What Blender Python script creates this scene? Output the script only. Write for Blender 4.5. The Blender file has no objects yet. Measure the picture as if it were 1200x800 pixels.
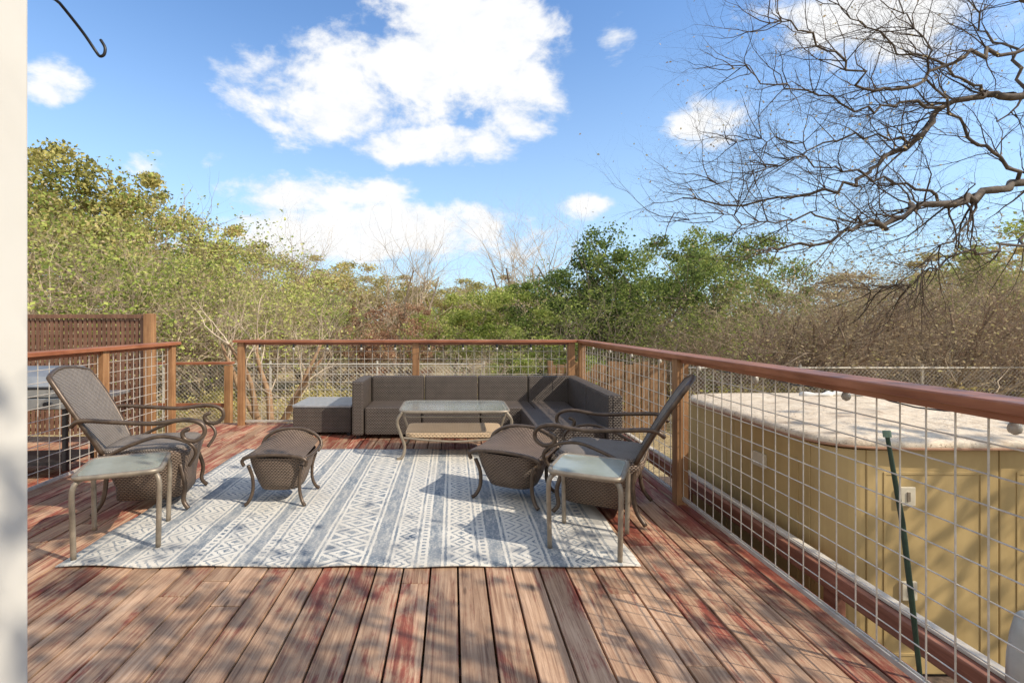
import bpy, bmesh, math, random
import numpy as np
from mathutils import Vector, Matrix
R=math.radians
random.seed(7)
scene=bpy.context.scene
C=scene.collection
H=1.3; FPX=570.0; CX=530.0; CY=377.0
def P(px,py,Y): return Vector(((px-CX)*Y/FPX, Y, H-(py-CY)*Y/FPX))

# ------------------------------------------------------------------ mesh builder
class MB:
    def __init__(s): s.v=[]; s.f=[]
    def box(s,cx,cy,cz,sx,sy,sz,rz=0.0,M=None):
        b=len(s.v); c,sn=math.cos(rz),math.sin(rz)
        for k in (-.5,.5):
            for (i,j) in ((-.5,-.5),(.5,-.5),(.5,.5),(-.5,.5)):
                p=Vector((i*sx,j*sy,k*sz))
                if M is not None: p=M@p
                p=Vector((p.x*c-p.y*sn+cx,p.x*sn+p.y*c+cy,p.z+cz)); s.v.append(tuple(p))
        for q in ((3,2,1,0),(4,5,6,7),(0,1,5,4),(1,2,6,5),(2,3,7,6),(3,0,4,7)): s.f.append(tuple(b+i for i in q))
        return s
    def b2(s,x0,x1,y0,y1,z0,z1): return s.box((x0+x1)/2,(y0+y1)/2,(z0+z1)/2,abs(x1-x0),abs(y1-y0),abs(z1-z0))
    def bar(s,p0,p1,w,h):
        p0=Vector(p0);p1=Vector(p1);d=p1-p0;L=d.length
        q=d.to_track_quat('X','Z').to_matrix(); c=(p0+p1)/2
        return s.box(c.x,c.y,c.z,L,w,h,0,q)
    def tube(s,pts,rad,n=6,closed=False,cap=True):
        pts=[Vector(p) for p in pts]; m=len(pts)
        if not hasattr(rad,'__len__'): rad=[rad]*m
        u=None; b=len(s.v)
        for i in range(m):
            if closed: t=pts[(i+1)%m]-pts[(i-1)%m]
            else: t=pts[min(i+1,m-1)]-pts[max(i-1,0)]
            if t.length<1e-9: t=Vector((0,0,1))
            t.normalize()
            if u is None:
                u=Vector((0,0,1)) if abs(t.z)<.9 else Vector((1,0,0))
            u=u-t*u.dot(t)
            if u.length<1e-6: u=t.orthogonal()
            u.normalize(); w=t.cross(u)
            for k in range(n):
                a=2*math.pi*k/n
                s.v.append(tuple(pts[i]+(u*math.cos(a)+w*math.sin(a))*rad[i]))
        for i in range(m if closed else m-1):
            i2=(i+1)%m
            for k in range(n):
                k2=(k+1)%n
                s.f.append((b+i*n+k,b+i*n+k2,b+i2*n+k2,b+i2*n+k))
        if cap and not closed:
            s.f.append(tuple(b+k for k in reversed(range(n)))); s.f.append(tuple(b+(m-1)*n+k for k in range(n)))
        return s
    def loft(s,rings,cap0=True,cap1=True):
        b=len(s.v); n=len(rings[0])
        for r in rings: s.v.extend(tuple(p) for p in r)
        for i in range(len(rings)-1):
            for k in range(n):
                k2=(k+1)%n; s.f.append((b+i*n+k,b+i*n+k2,b+(i+1)*n+k2,b+(i+1)*n+k))
        if cap0: s.f.append(tuple(b+k for k in reversed(range(n))))
        if cap1: s.f.append(tuple(b+(len(rings)-1)*n+k for k in range(n)))
        return s
    def mesh(s,name,mat,bevel=0,smooth=False):
        me=bpy.data.meshes.new(name); me.from_pydata(s.v,[],s.f)
        if bevel:
            bm=bmesh.new(); bm.from_mesh(me)
            bmesh.ops.bevel(bm,geom=bm.edges[:],offset=bevel,segments=2,affect='EDGES',profile=.6)
            bm.to_mesh(me); bm.free()
        if smooth:
            me.polygons.foreach_set('use_smooth',[True]*len(me.polygons))
        me.materials.append(mat); me.update(); return me
    def build(s,name,mat,parent=None,bevel=0,smooth=False):
        o=bpy.data.objects.new(name,s.mesh(name,mat,bevel,smooth)); C.objects.link(o)
        if parent: o.parent=parent
        return o
def srect(cx,cy,z,hx,hy,e=4.0,n=32):
    out=[]
    for k in range(n):
        a=2*math.pi*k/n; c,sn=math.cos(a),math.sin(a)
        out.append((cx+hx*math.copysign(abs(c)**(2/e),c),cy+hy*math.copysign(abs(sn)**(2/e),sn),z))
    return out
def spline(pts,n=6):
    pts=[Vector(p) for p in pts]; out=[]
    for i in range(len(pts)-1):
        p0=pts[max(i-1,0)];p1=pts[i];p2=pts[i+1];p3=pts[min(i+2,len(pts)-1)]
        for k in range(n):
            t=k/n
            out.append(.5*((2*p1)+(p2-p0)*t+(2*p0-5*p1+4*p2-p3)*t*t+(3*p1-p0-3*p2+p3)*t**3))
    out.append(pts[-1]); return out
def thing(name,label,cat,loc=(0,0,0),rz=0,group=None):
    o=bpy.data.objects.new(name,None); C.objects.link(o); o.empty_display_size=.1
    o.location=loc; o.rotation_euler=(0,0,rz); o['label']=label;o['category']=cat
    if group:o['group']=group
    return o
def tag(o,label,cat,group=None,kind=None):
    o['label']=label;o['category']=cat
    if group:o['group']=group
    if kind:o['kind']=kind
    return o
def struct(o,label=None):
    o['kind']='structure'
    if label:o['label']=label
    return o
def dup(root,loc,rz,label,scale=None,group=None):
    r=root.copy();C.objects.link(r);r.location=loc;r.rotation_euler=(0,0,rz);r['label']=label
    if scale:r.scale=scale
    if group:r['group']=group
    for ch in list(root.children):
        c=ch.copy();C.objects.link(c);c.parent=r
        for g in list(ch.children):
            d=g.copy();C.objects.link(d);d.parent=c
    return r

# ------------------------------------------------------------------ node expressions
class E:
    def __init__(s,nt,sock): s.nt=nt;s.s=sock
    def _m(s,op,*a):
        n=s.nt.nodes.new('ShaderNodeMath');n.operation=op
        for i,x in enumerate((s,)+a):
            if isinstance(x,E): s.nt.links.new(x.s,n.inputs[i])
            else: n.inputs[i].default_value=x
        return E(s.nt,n.outputs[0])
    def __add__(s,o):return s._m('ADD',o)
    __radd__=__add__
    def __sub__(s,o):return s._m('SUBTRACT',o)
    def __rsub__(s,o):return (s*-1.0)+o
    def __mul__(s,o):return s._m('MULTIPLY',o)
    __rmul__=__mul__
    def __truediv__(s,o):return s._m('DIVIDE',o)
    def lt(s,o):return s._m('LESS_THAN',o)
    def gt(s,o):return s._m('GREATER_THAN',o)
    def abs(s):return s._m('ABSOLUTE')
    def fract(s):return s._m('FRACT')
    def floor(s):return s._m('FLOOR')
    def max(s,o):return s._m('MAXIMUM',o)
    def min(s,o):return s._m('MINIMUM',o)
    def clamp(s):
        r=s._m('ADD',0.0); r.s.node.use_clamp=True; return r
    def ss(s,a,b):
        n=s.nt.nodes.new('ShaderNodeMapRange');n.interpolation_type='SMOOTHSTEP'
        s.nt.links.new(s.s,n.inputs[0]);n.inputs[1].default_value=a;n.inputs[2].default_value=b
        return E(s.nt,n.outputs[0])
def newmat(name,rough=.6,metal=0,spec=.5):
    m=bpy.data.materials.new(name);m.use_nodes=True;nt=m.node_tree
    b=nt.nodes['Principled BSDF'];b.inputs['Roughness'].default_value=rough;b.inputs['Metallic'].default_value=metal
    b.inputs['Specular IOR Level'].default_value=spec
    return m,nt,b
def N(nt,t,**k):
    n=nt.nodes.new(t)
    for a,v in k.items(): setattr(n,a,v)
    return n
def objco(nt,scale=(1,1,1),world=False):
    mp=N(nt,'ShaderNodeMapping');mp.inputs['Scale'].default_value=scale
    if world:
        g=N(nt,'ShaderNodeNewGeometry');nt.links.new(g.outputs['Position'],mp.inputs[0])
    else:
        tc=N(nt,'ShaderNodeTexCoord');nt.links.new(tc.outputs['Object'],mp.inputs[0])
    return mp.outputs[0]
def noise(nt,co,scale,detail=5,rough=.6,dist=0):
    n=N(nt,'ShaderNodeTexNoise');n.inputs['Scale'].default_value=scale;n.inputs['Detail'].default_value=detail
    n.inputs['Roughness'].default_value=rough;n.inputs['Distortion'].default_value=dist
    if co is not None: nt.links.new(co,n.inputs['Vector'])
    return n.outputs['Fac']
def ramp(nt,fac,stops):
    r=N(nt,'ShaderNodeValToRGB');cr=r.color_ramp
    while len(cr.elements)<len(stops): cr.elements.new(.5)
    for e,(p,c) in zip(cr.elements,stops): e.position=p;e.color=(*c,1)
    nt.links.new(fac,r.inputs[0]);return r.outputs[0]
def mix(nt,fac,a,b,mode='MIX'):
    n=N(nt,'ShaderNodeMix');n.data_type='RGBA';n.blend_type=mode
    for sock,x in ((n.inputs[0],fac),(n.inputs[6],a),(n.inputs[7],b)):
        if isinstance(x,E): x=x.s
        if isinstance(x,(int,float)): sock.default_value=x
        elif isinstance(x,tuple): sock.default_value=(*x,1)
        else: nt.links.new(x,sock)
    return n.outputs[2]
def bump(nt,b,h,strength=.3,dist=.01):
    n=N(nt,'ShaderNodeBump');n.inputs['Strength'].default_value=strength;n.inputs['Distance'].default_value=dist
    nt.links.new(h.s if isinstance(h,E) else h,n.inputs['Height']);nt.links.new(n.outputs[0],b.inputs['Normal'])
def simple(name,c1,c2,scale=8,rough=.6,metal=0,bs=.15,stretch=(1,1,1),spec=.5):
    m,nt,b=newmat(name,rough,metal,spec);co=objco(nt,stretch)
    f=noise(nt,co,scale,6)
    nt.links.new(ramp(nt,f,[(.3,c1),(.7,c2)]),b.inputs['Base Color'])
    if bs: bump(nt,b,f,bs,.005)
    return m

def wood(name,c1,c2,c3,stretch=(30,30,2),rough=.55):
    m,nt,b=newmat(name,rough);co=objco(nt,stretch);co2=objco(nt,(1,1,1))
    g=noise(nt,co,1,6,.65,.4);g2=noise(nt,co2,3,4)
    c=ramp(nt,g,[(.25,c1),(.5,c2),(.75,c3)])
    d=ramp(nt,g2,[(.3,(.65,.6,.55)),(.7,(1.1,1.1,1.1))])
    nt.links.new(mix(nt,1.0,c,d,'MULTIPLY'),b.inputs['Base Color'])
    bump(nt,b,g,.3,.003);return m
M_post=wood('cedar post wood',(.19,.09,.035),(.36,.185,.08),(.48,.28,.13))
RC=((.22,.065,.032),(.37,.14,.07),(.48,.22,.125))
M_railY=wood('stained rail wood',*RC,(30,2,30),.35)
M_railX=wood('stained rail wood across',*RC,(2,30,30),.35)
M_beam=wood('red brown beam',(.16,.06,.035),(.28,.115,.07),(.38,.19,.125),(30,2,30),.6)
M_fence=wood('cedar fence boards',(.14,.075,.035),(.27,.15,.07),(.38,.23,.12),(18,18,1.5),.75)
M_dark=wood('reddish dark slats',(.11,.05,.032),(.20,.10,.06),(.28,.15,.09))
M_galv=simple('galvanised wire',(.48,.44,.37),(.72,.67,.58),20,.4,.3,0)
M_strip=simple('weathered steel strip',(.40,.36,.31),(.58,.54,.48),12,.5,.2,.05)

def deckmat():
    m,nt,b=newmat('worn red deck stain',.62,0,.35)
    at=N(nt,'ShaderNodeAttribute');at.attribute_name='rnd';rnd=E(nt,at.outputs['Fac'])
    tc=N(nt,'ShaderNodeTexCoord')
    cmb=N(nt,'ShaderNodeCombineXYZ');nt.links.new((rnd*37.0).s,cmb.inputs[1]);nt.links.new((rnd*11.0).s,cmb.inputs[2])
    va=N(nt,'ShaderNodeVectorMath');nt.links.new(tc.outputs['Object'],va.inputs[0]);nt.links.new(cmb.outputs[0],va.inputs[1])
    def mp(s):
        n=N(nt,'ShaderNodeMapping');n.inputs['Scale'].default_value=s;nt.links.new(va.outputs[0],n.inputs[0]);return n.outputs[0]
    grain=noise(nt,mp((60,2.0,1)),1,8,.70,.7)
    fine=noise(nt,mp((170,7,1)),1,4,.6)
    wear=noise(nt,mp((11,3.0,1)),1,8,.74,.6)
    dirt=noise(nt,mp((3,1.2,1)),1,6,.7,.4)
    patch=noise(nt,tc.outputs['Object'],1.3,5,.6)
    sp=N(nt,'ShaderNodeSeparateXYZ');nt.links.new(tc.outputs['Object'],sp.inputs[0])
    near=1.0-E(nt,sp.outputs[1]).ss(1.2,4.2)
    right=E(nt,sp.outputs[0]).ss(.2,1.4)
    w=(E(nt,wear)*1.0+E(nt,patch)*.55+rnd*.12+E(nt,grain)*.45+near*.13-right*.07)
    w=w.ss(.94,1.16)
    red=ramp(nt,grain,[(.3,(.15,.036,.022)),(.55,(.31,.085,.052)),(.8,(.44,.17,.115))])
    bare=ramp(nt,grain,[(.25,(.11,.058,.032)),(.40,(.30,.175,.105)),(.56,(.49,.32,.20)),(.8,(.63,.45,.31))])
    c=mix(nt,w*.95,red,bare)
    v=(rnd*7.31).fract()*.40+.78
    cc=N(nt,'ShaderNodeCombineColor');[nt.links.new(v.s,cc.inputs[i]) for i in range(3)]
    c=mix(nt,1.0,c,cc.outputs[0],'MULTIPLY')
    c=mix(nt,1.0,c,ramp(nt,dirt,[(.3,(.68,.64,.60)),(.6,(1.05,1.05,1.05))]),'MULTIPLY')
    kn=N(nt,'ShaderNodeTexVoronoi');kn.inputs['Scale'].default_value=1;nt.links.new(mp((9,2.4,1)),kn.inputs[0])
    k=1.0-E(nt,kn.outputs['Distance']).ss(.05,.13)
    c=mix(nt,k*.7,c,(.06,.028,.015))
    nt.links.new(c,b.inputs['Base Color'])
    bump(nt,b,E(nt,grain)*.7+E(nt,fine)*.4,.6,.004)
    rr=E(nt,wear)*.3+.45; nt.links.new(rr.s,b.inputs['Roughness'])
    return m
M_deck=deckmat()
def deck_boards(name,x0,x1,y0,y1,z,w=.143,gap=.010,seed=1):
    rg=random.Random(seed);mb=MB();vals=[]
    x=x0
    while x<x1-.02:
        ww=min(w,x1-x); y=y0-rg.random()*3
        while y<y1:
            L=rg.choice((2.44,3.05,3.66)); a=max(y,y0);e=min(y+L,y1)
            if e-a>.05:
                mb.b2(x+gap/2,x+ww-gap/2,a+.002,e-.002,z-.035+rg.uniform(-.0015,0),z+rg.uniform(-.003,.0))
                vals.append(rg.random())
            y+=L
        x+=w
    me=mb.mesh(name,M_deck)
    vv=[];[vv.extend([v]*6) for v in vals]
    at=me.attributes.new('rnd','FLOAT','FACE');at.data.foreach_set('value',vv)
    o=bpy.data.objects.new(name,me);C.objects.link(o)
    bv=o.modifiers.new('edge','BEVEL');bv.width=.003;bv.segments=2
    return o
struct(deck_boards('deck_floor',-3.26,1.74,-1.2,6.24,0,seed=3),'worn red stained plank deck')
struct(deck_boards('stair_landing',-6.6,-3.34,2.5,6.3,-.18,seed=9),'lower plank landing left of the deck')
j=MB()
j.b2(1.70,1.74,-1.2,6.28,-.26,-.037);j.b2(-3.26,1.70,6.24,6.28,-.26,-.004);j.b2(-3.30,-3.262,-1.2,6.28,-.26,-.004)
for k in range(18): j.b2(-3.26,1.70,-1.1+k*.42,-1.06+k*.42,-.24,-.037)
for yy in (-1,1.5,4,6.1):
    for xx in (-3.1,-.8,1.5): j.b2(xx-.05,xx+.05,yy-.05,yy+.05,-.7,-.241)
struct(j.build('deck_frame',M_beam))
lg=MB();lg.b2(1.85,1.92,-1.2,5.6,-.02,.075)
for yy in (-.6,.9,2.4,3.9,5.3): lg.b2(1.86,1.91,yy-.04,yy+.04,-.65,-.022)
struct(lg.build('retaining_beam',M_beam,bevel=.005))
M_conc=simple('pale concrete',(.42,.38,.32),(.60,.56,.49),5,.85)
M_edge=simple('pale weathered edging',(.46,.40,.32),(.62,.56,.47),7,.8)
lc=MB();lc.b2(1.885,1.935,-1.2,5.6,.0765,.092);struct(lc.build('edging_strip',M_edge,bevel=.004))
M_mulch=simple('brown mulch',(.05,.033,.023),(.15,.10,.07),25,.95,0,.8)
lc=MB();lc.b2(1.75,7,-1.2,6,-.645,-.60);struct(lc.build('mulch_bed',M_mulch,bevel=.01))

# ------------------------------------------------------------------ ground
def groundmat():
    m,nt,b=newmat('dry leafy ground',.95,0,.1);co=objco(nt,world=True)
    a=noise(nt,co,.6,5);c=noise(nt,co,14,6,.7)
    c1=ramp(nt,a,[(.35,(.32,.25,.14)),(.55,(.48,.39,.24)),(.7,(.22,.22,.09))])
    c2=ramp(nt,c,[(.3,(.5,.45,.4)),(.7,(1.25,1.2,1.1))])
    nt.links.new(mix(nt,1.0,c1,c2,'MULTIPLY'),b.inputs['Base Color']);bump(nt,b,c,.8,.05);return m
g=MB();S=600
g.v=[(x,y,-.65) for y in (-S,-20,60,S) for x in (-S,-60,60,S)]
g.f=[(r*4+c,r*4+c+1,r*4+c+5,r*4+c+4) for r in range(3) for c in range(3)]
struct(g.build('ground',groundmat()))

# ------------------------------------------------------------------ rug
def rugmat():
    m,nt,b=newmat('woven rug',.95,0,.1)
    tc=N(nt,'ShaderNodeTexCoord');sp=N(nt,'ShaderNodeSeparateXYZ')
    wob=N(nt,'ShaderNodeTexNoise');wob.inputs['Scale'].default_value=60;wob.inputs['Detail'].default_value=3
    nt.links.new(tc.outputs['Object'],wob.inputs['Vector'])
    nt.links.new(tc.outputs['Object'],sp.inputs[0])
    w=(E(nt,wob.outputs['Fac'])-.5)*.020
    x=E(nt,sp.outputs[0])+w; y=E(nt,sp.outputs[1])+w
    u=(x+.06).abs()
    def band(a,c): return u.gt(a)*u.lt(c)
    def tri(e,per): return ((e/per).fract()-.5).abs()*2.0
    def zig(a,c,per,th,reps=1):
        t=(u-a)/(c-a); q=(t*reps+tri(y,per)*reps*.5).fract(); return band(a,c)*q.lt(th)
    def dia(a,c,per,lo,hi):
        t=((u-a)/(c-a)*2.0-1.0).abs(); d=t+tri(y,per)*1.0
        return band(a,c)*d.gt(lo)*d.lt(hi)
    def dash(a,c,per,th): return band(a,c)*(y/per).fract().lt(th)
    t0=(u/.11)+tri(y,.14)
    pats=[band(0,.11)*t0.lt(.4),band(0,.11)*t0.gt(.75)*t0.lt(1.02),band(0,.11)*t0.gt(1.45)]
    pats+=[band(.125,.14),band(.155,.245),band(.26,.275)]
    pats+=[zig(.29,.39,.075,.40,2.0)]
    pats+=[band(.405,.42),dash(.435,.46,.04,.5),band(.475,.55),band(.565,.58)]
    pats+=[dia(.60,.73,.12,.0,.40),dia(.60,.73,.12,.8,1.06),dia(.60,.73,.12,1.6,2.0)]
    pats+=[band(.745,.76),dash(.775,.80,.045,.5),band(.815,.90),band(.915,.93)]
    pats+=[zig(.945,1.10,.15,.30,3.0)]
    pats+=[band(1.115,1.13),band(1.145,1.22),band(1.235,1.25)]
    pats+=[dia(1.27,1.39,.12,.1,.42),dia(1.27,1.39,.12,.8,1.05),dia(1.27,1.39,.12,1.5,1.8)]
    pats+=[band(1.405,1.425),dash(1.44,1.48,.055,.5),band(1.495,1.515)]
    tot=pats[0]
    for p in pats[1:]: tot=tot.max(p)
    fade=noise(nt,tc.outputs['Object'],3.2,5,.6); speck=noise(nt,objco(nt,(50,190,1)),1,3,.7);blot=noise(nt,objco(nt,(30,8,1)),1,5,.75)
    f=tot*(E(nt,fade)*1.1+.30)*((E(nt,speck)*.5+E(nt,blot)*.5).ss(.36,.56)*.82+.12)
    f2=(1.0-tot)*(1.0-E(nt,speck).ss(.30,.46))*.35
    base=ramp(nt,fade,[(.3,(.54,.50,.43)),(.7,(.68,.64,.56))])
    c=mix(nt,(f+f2).clamp(),base,(.105,.145,.19))
    nt.links.new(c,b.inputs['Base Color'])
    bump(nt,b,E(nt,speck)+tot*.5,.4,.004);return m
rx0,rx1,ry0,ry1=-2.1,1.0,2.57,4.95
rg=MB();nx,ny=60,40
def rz_(i,j):
    z=.009+.0025*math.sin(i*.5+j*.23)+.002*math.sin(j*.9)
    if j==0: z+=.006*abs(math.sin(i*.35))
    return z
for j_ in range(ny+1):
    for i in range(nx+1):
        wob=.006*math.sin(j_*.7) if i in(0,nx) else 0; wy=.006*math.sin(i*.45) if j_ in(0,ny) else 0
        rg.v.append((-1.55+3.1*i/nx+wob,-1.19+2.38*j_/ny+wy,rz_(i,j_)))
for j_ in range(ny):
    for i in range(nx):
        a=j_*(nx+1)+i;rg.f.append((a,a+1,a+nx+2,a+nx+1))
rug=rg.build('area_rug',rugmat(),smooth=True);rug.location=((rx0+rx1)/2,(ry0+ry1)/2,0)
so=rug.modifiers.new('thick','SOLIDIFY');so.thickness=.006
tag(rug,'large cream and slate blue patterned rug laid over the deck boards','rug')
ZR=.012

# ------------------------------------------------------------------ railings
def wire_panel(p0,p1,z0,z1,parent,st=.1,r=.0029):
    p0=Vector(p0);p1=Vector(p1);d=(p1-p0);L=d.length;d.normalize();nrm=Vector((d.y,-d.x,0))*r*1.6
    mb=MB();nn=max(1,round(L/st));nz=max(1,round((z1-z0)/st))
    for i in range(nn+1):
        q=p0+d*L*i/nn; mb.tube([(q.x,q.y,z0),(q.x,q.y,z1)],r,5)
    for i in range(nz+1):
        z=z0+(z1-z0)*i/nz;a=p0+nrm;b=p1+nrm; mb.tube([(a.x,a.y,z),(b.x,b.y,z)],r,5)
    return mb.build('wire_panel',M_galv,parent)
def railing(label,posts,ztop,railmat,over0=0.06,over1=.06,pw=.082,z0=-.2):
    base=Vector((posts[0][0],posts[0][1],0));t=thing('deck_railing',label,'railing',base)
    pp=[Vector((a,b,0))-base for a,b in posts]
    for q in pp:
        mb=MB();mb.b2(q.x-pw/2,q.x+pw/2,q.y-pw/2,q.y+pw/2,z0,ztop-.038);mb.build('post',M_post,t,bevel=.004)
    for a,b in zip(pp[:-1],pp[1:]):
        d=(b-a).normalized();o=wire_panel(a+d*(pw/2+.01),b-d*(pw/2+.01),.06,ztop-.05,t)
        mb=MB();s=a+d*(pw/2+.002);e=b-d*(pw/2+.002)
        mb.bar((s.x,s.y,.045),(e.x,e.y,.045),.018,.022);mb.build('bottom_strip',M_strip,t,bevel=.002)
        mb=MB();mb.bar((s.x,s.y,ztop-.053),(e.x,e.y,ztop-.053),.036,.028);mb.build('top_batten',railmat,t,bevel=.002)
    d=(pp[-1]-pp[0]).normalized();s=pp[0]-d*over0;e=pp[-1]+d*over1
    mb=MB();mb.bar((s.x,s.y,ztop-.019),(e.x,e.y,ztop-.019),.14,.036);mb.build('top_rail',railmat,t,bevel=.006)
    return t
railing('long wire panel railing along the right edge beside the hot tub',[(1.64,-1.0),(1.64,1.24),(1.64,3.5),(1.64,6.15)],1.075,M_railY,.06,.07)
railing('wire panel railing across the back of the deck behind the sofa',[(-2.66,6.15),(-.46,6.152),(1.50,6.15)],1.075,M_railX,.09,.067)
railing('wire panel railing on the left of the deck behind the left armchair',[(-3.17,1.0),(-3.17,2.1),(-3.17,3.25),(-3.17,4.4),(-3.17,5.47)],1.075,M_railY,.06,.1)

t=thing('stair_railing','low brown rail of the stairs beyond the gap at the left','railing',(-4.6,7.0,-.65))
MB().bar((-.6,0,1.34),(1.45,0,1.36),.09,.036).build('top_rail',M_railX,t,bevel=.004)
for xx in (-.5,1.38): MB().b2(xx-.045,xx+.045,-.045,.045,0,1.32).build('post',M_post,t,bevel=.004)
MB().bar((-.45,0,.75),(1.33,0,.75),.035,.06).build('lower_rail',M_railX,t,bevel=.003)

t=thing('privacy_screen','dark lattice privacy screen with cedar post at the left','screen',(-4.5,5.95,-.18))
mb=MB()
for k in range(30): mb.b2(-.99+k*.0578,-.99+k*.0578+.036,-.008,.004,.10,1.52)
for k in range(16): mb.b2(-1.0,.72,.005,.017,.14+k*.088,.14+k*.088+.040)
mb.build('lattice',M_dark,t)
MB().b2(-1.02,.74,-.03,.03,1.522,1.57).build('cap_rail',M_dark,t,bevel=.003)
for xx in (.80,-1.08): MB().b2(xx-.05,xx+.05,-.05,.05,0,1.58).build('post',M_post,t,bevel=.004)

# grill
M_steel=simple('dull steel',(.28,.29,.30),(.42,.43,.44),6,.35,.7,.03)
M_blk=simple('black painted metal',(.012,.012,.013),(.03,.03,.032),10,.45,.2,.05)
t=thing('gas_grill','grey hooded gas grill standing behind the left railing','grill',(-4.0,4.75,-.18),R(8))
rings=[]
for k,(zz,hy) in enumerate(((.78,.27),(.88,.27),(.97,.23),(1.03,.15),(1.05,.05))): rings.append(srect(0,0,zz,.36-.01*k,hy,6,28))
MB().loft(rings).build('hood',M_steel,t,smooth=False)
MB().tube(spline([(-.25,-.29,.86),(-.24,-.33,.87),(.24,-.33,.87),(.25,-.29,.86)],4),.012,8).build('handle',M_blk,t)
MB().b2(-.37,.37,-.26,.26,.66,.775).build('firebox',M_blk,t,bevel=.01)
MB().b2(-.36,.36,-.285,-.262,.67,.77).build('control_panel',M_steel,t,bevel=.004)
for k in range(3): MB().tube([(-.22+.22*k,-.286,.72),(-.22+.22*k,-.32,.72)],.022,12).build('knob',M_blk,t)
for s in(-1,1): MB().b2(s*.38,s*.68,-.22,.22,.745,.775).build('side_shelf',M_steel,t,bevel=.006)
for sx in(-1,1):
    for sy in(-1,1): MB().b2(sx*.33-.018,sx*.33+.018,sy*.22-.018,sy*.22+.018,.08,.66).build('leg',M_blk,t)
MB().b2(-.35,.35,-.24,.24,.14,.17).build('bottom_shelf',M_blk,t)
for s in(-1,1): MB().tube([(s*.38,.22,.08),(s*.42,.22,.08)],.08,16).build('wheel',M_blk,t)

# ------------------------------------------------------------------ wicker
def wicker(name,c1,c2,c3,pitch=.022):
    m,nt,b=newmat(name,.48,0,.5)
    tc=N(nt,'ShaderNodeTexCoord');sp=N(nt,'ShaderNodeSeparateXYZ');nt.links.new(tc.outputs['Object'],sp.inputs[0])
    sn=N(nt,'ShaderNodeSeparateXYZ');nt.links.new(tc.outputs['Normal'],sn.inputs[0])
    x,y,z=[E(nt,sp.outputs[i]) for i in range(3)]
    up=E(nt,sn.outputs[2]).abs().gt(.75)
    fx=E(nt,sn.outputs[0]).abs().gt(.7)
    a=up*x+(1.0-up)*(fx*y+(1.0-fx)*x)
    bb=up*y+(1.0-up)*z
    a=a/pitch; bb=bb/(pitch*.5)
    row=bb.floor(); off=(row*.5).fract()
    fa=((a+off).fract()-.5).abs()*2.0
    fb=((bb).fract()-.5).abs()*2.0
    h=(1.0-fa*fa)*.6+(1.0-fb*fb*fb)*.6
    nz=noise(nt,tc.outputs['Object'],9,3)
    hh=(h*.75+E(nt,nz)*.4-.1)
    nt.links.new(ramp(nt,hh.s,[(.25,c1),(.6,c2),(.95,c3)]),b.inputs['Base Color'])
    bump(nt,b,h,1.0,.008);return m
M_wk=wicker('brown wicker',(.014,.008,.005),(.088,.056,.036),(.23,.16,.11),.024)
M_ws=wicker('dark sofa wicker',(.010,.008,.006),(.048,.036,.028),(.12,.09,.07),.030)
M_wt=wicker('tan woven shelf',(.20,.12,.065),(.55,.37,.21),(.70,.52,.33),.035)
M_bronze=simple('bronze painted tube',(.06,.038,.024),(.135,.095,.065),18,.4,.35,.05)
M_champ=simple('champagne painted metal',(.22,.18,.13),(.34,.28,.21),18,.45,.35,.05)
M_sling=wicker('woven sling back',(.06,.048,.038),(.19,.155,.125),(.31,.26,.215),.016)
def glass(name,c,alpha):
    m,nt,b=newmat(name,.08,0,.8);co=objco(nt);f=noise(nt,co,30,3);f2=noise(nt,co,5,3)
    nt.links.new(ramp(nt,f2,[(.3,tuple(v*.75 for v in c)),(.7,c)]),b.inputs['Base Color']);b.inputs['Alpha'].default_value=alpha
    rr=E(nt,f2)*.15+.05;nt.links.new(rr.s,b.inputs['Roughness'])
    bump(nt,b,f,.12,.002);return m
M_glass=glass('mottled table glass',(.40,.43,.37),.82)
M_glass2=glass('clear table glass',(.40,.43,.40),.42)

def sofa():
    t=thing('sectional_sofa','long dark brown wicker L shaped sectional sofa in the back corner','sofa',(.2,5.7,0))
    ox,oy=.2,5.7
    def bx(n,x0,x1,y0,y1,z0,z1,bv=.02,mat=None):
        return MB().b2(x0-ox,x1-ox,y0-oy,y1-oy,z0,z1).build(n,mat or M_ws,t,bevel=bv)
    xs=[-.98,-.34,.31,.92]
    for a,b in zip(xs[:-1],xs[1:]):
        bx('seat',a+.005,b-.005,5.40,5.89,.045,.345)
        bx('backrest',a+.005,b-.005,5.895,6.02,.045,.64)
    bx('seat',.925,1.36,5.40,5.89,.045,.345)
    bx('backrest',.925,1.53,5.895,6.02,.045,.64)
    bx('arm',-1.11,-.985,5.37,6.02,.045,.64)
    bx('seat',.76,1.395,4.42,5.395,.045,.345)
    bx('backrest',1.40,1.53,5.10,5.89,.045,.64)
    bx('backrest',1.40,1.53,4.36,5.095,.045,.64)
    for (x,y) in ((-1.05,5.45),(-.34,5.45),(.31,5.45),(.80,4.47),(1.47,4.42),(.80,5.3),(-1.05,5.97),(.31,5.97),(1.47,5.97)):
        MB().b2(x-ox-.02,x-ox+.02,y-oy-.02,y-oy+.02,0,.044).build('foot',M_blk,t)
sofa()
t=thing('storage_ottoman','low dark wicker ottoman with grey top at the left end of the sofa','ottoman',(-1.49,5.87,0))
MB().b2(-.335,.335,-.31,.31,.035,.315).build('base',M_ws,t,bevel=.015)
MB().b2(-.34,.34,-.315,.315,.317,.35).build('lid',simple('grey ottoman pad',(.22,.225,.23),(.34,.345,.35),20,.4,0,.1),t,bevel=.012)  # plain grey pad, tone varied by noise only
for sx in(-1,1):
    for sy in(-1,1): MB().b2(sx*.30-.02,sx*.30+.02,sy*.27-.02,sy*.27+.02,0,.034).build('foot',M_blk,t)

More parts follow.
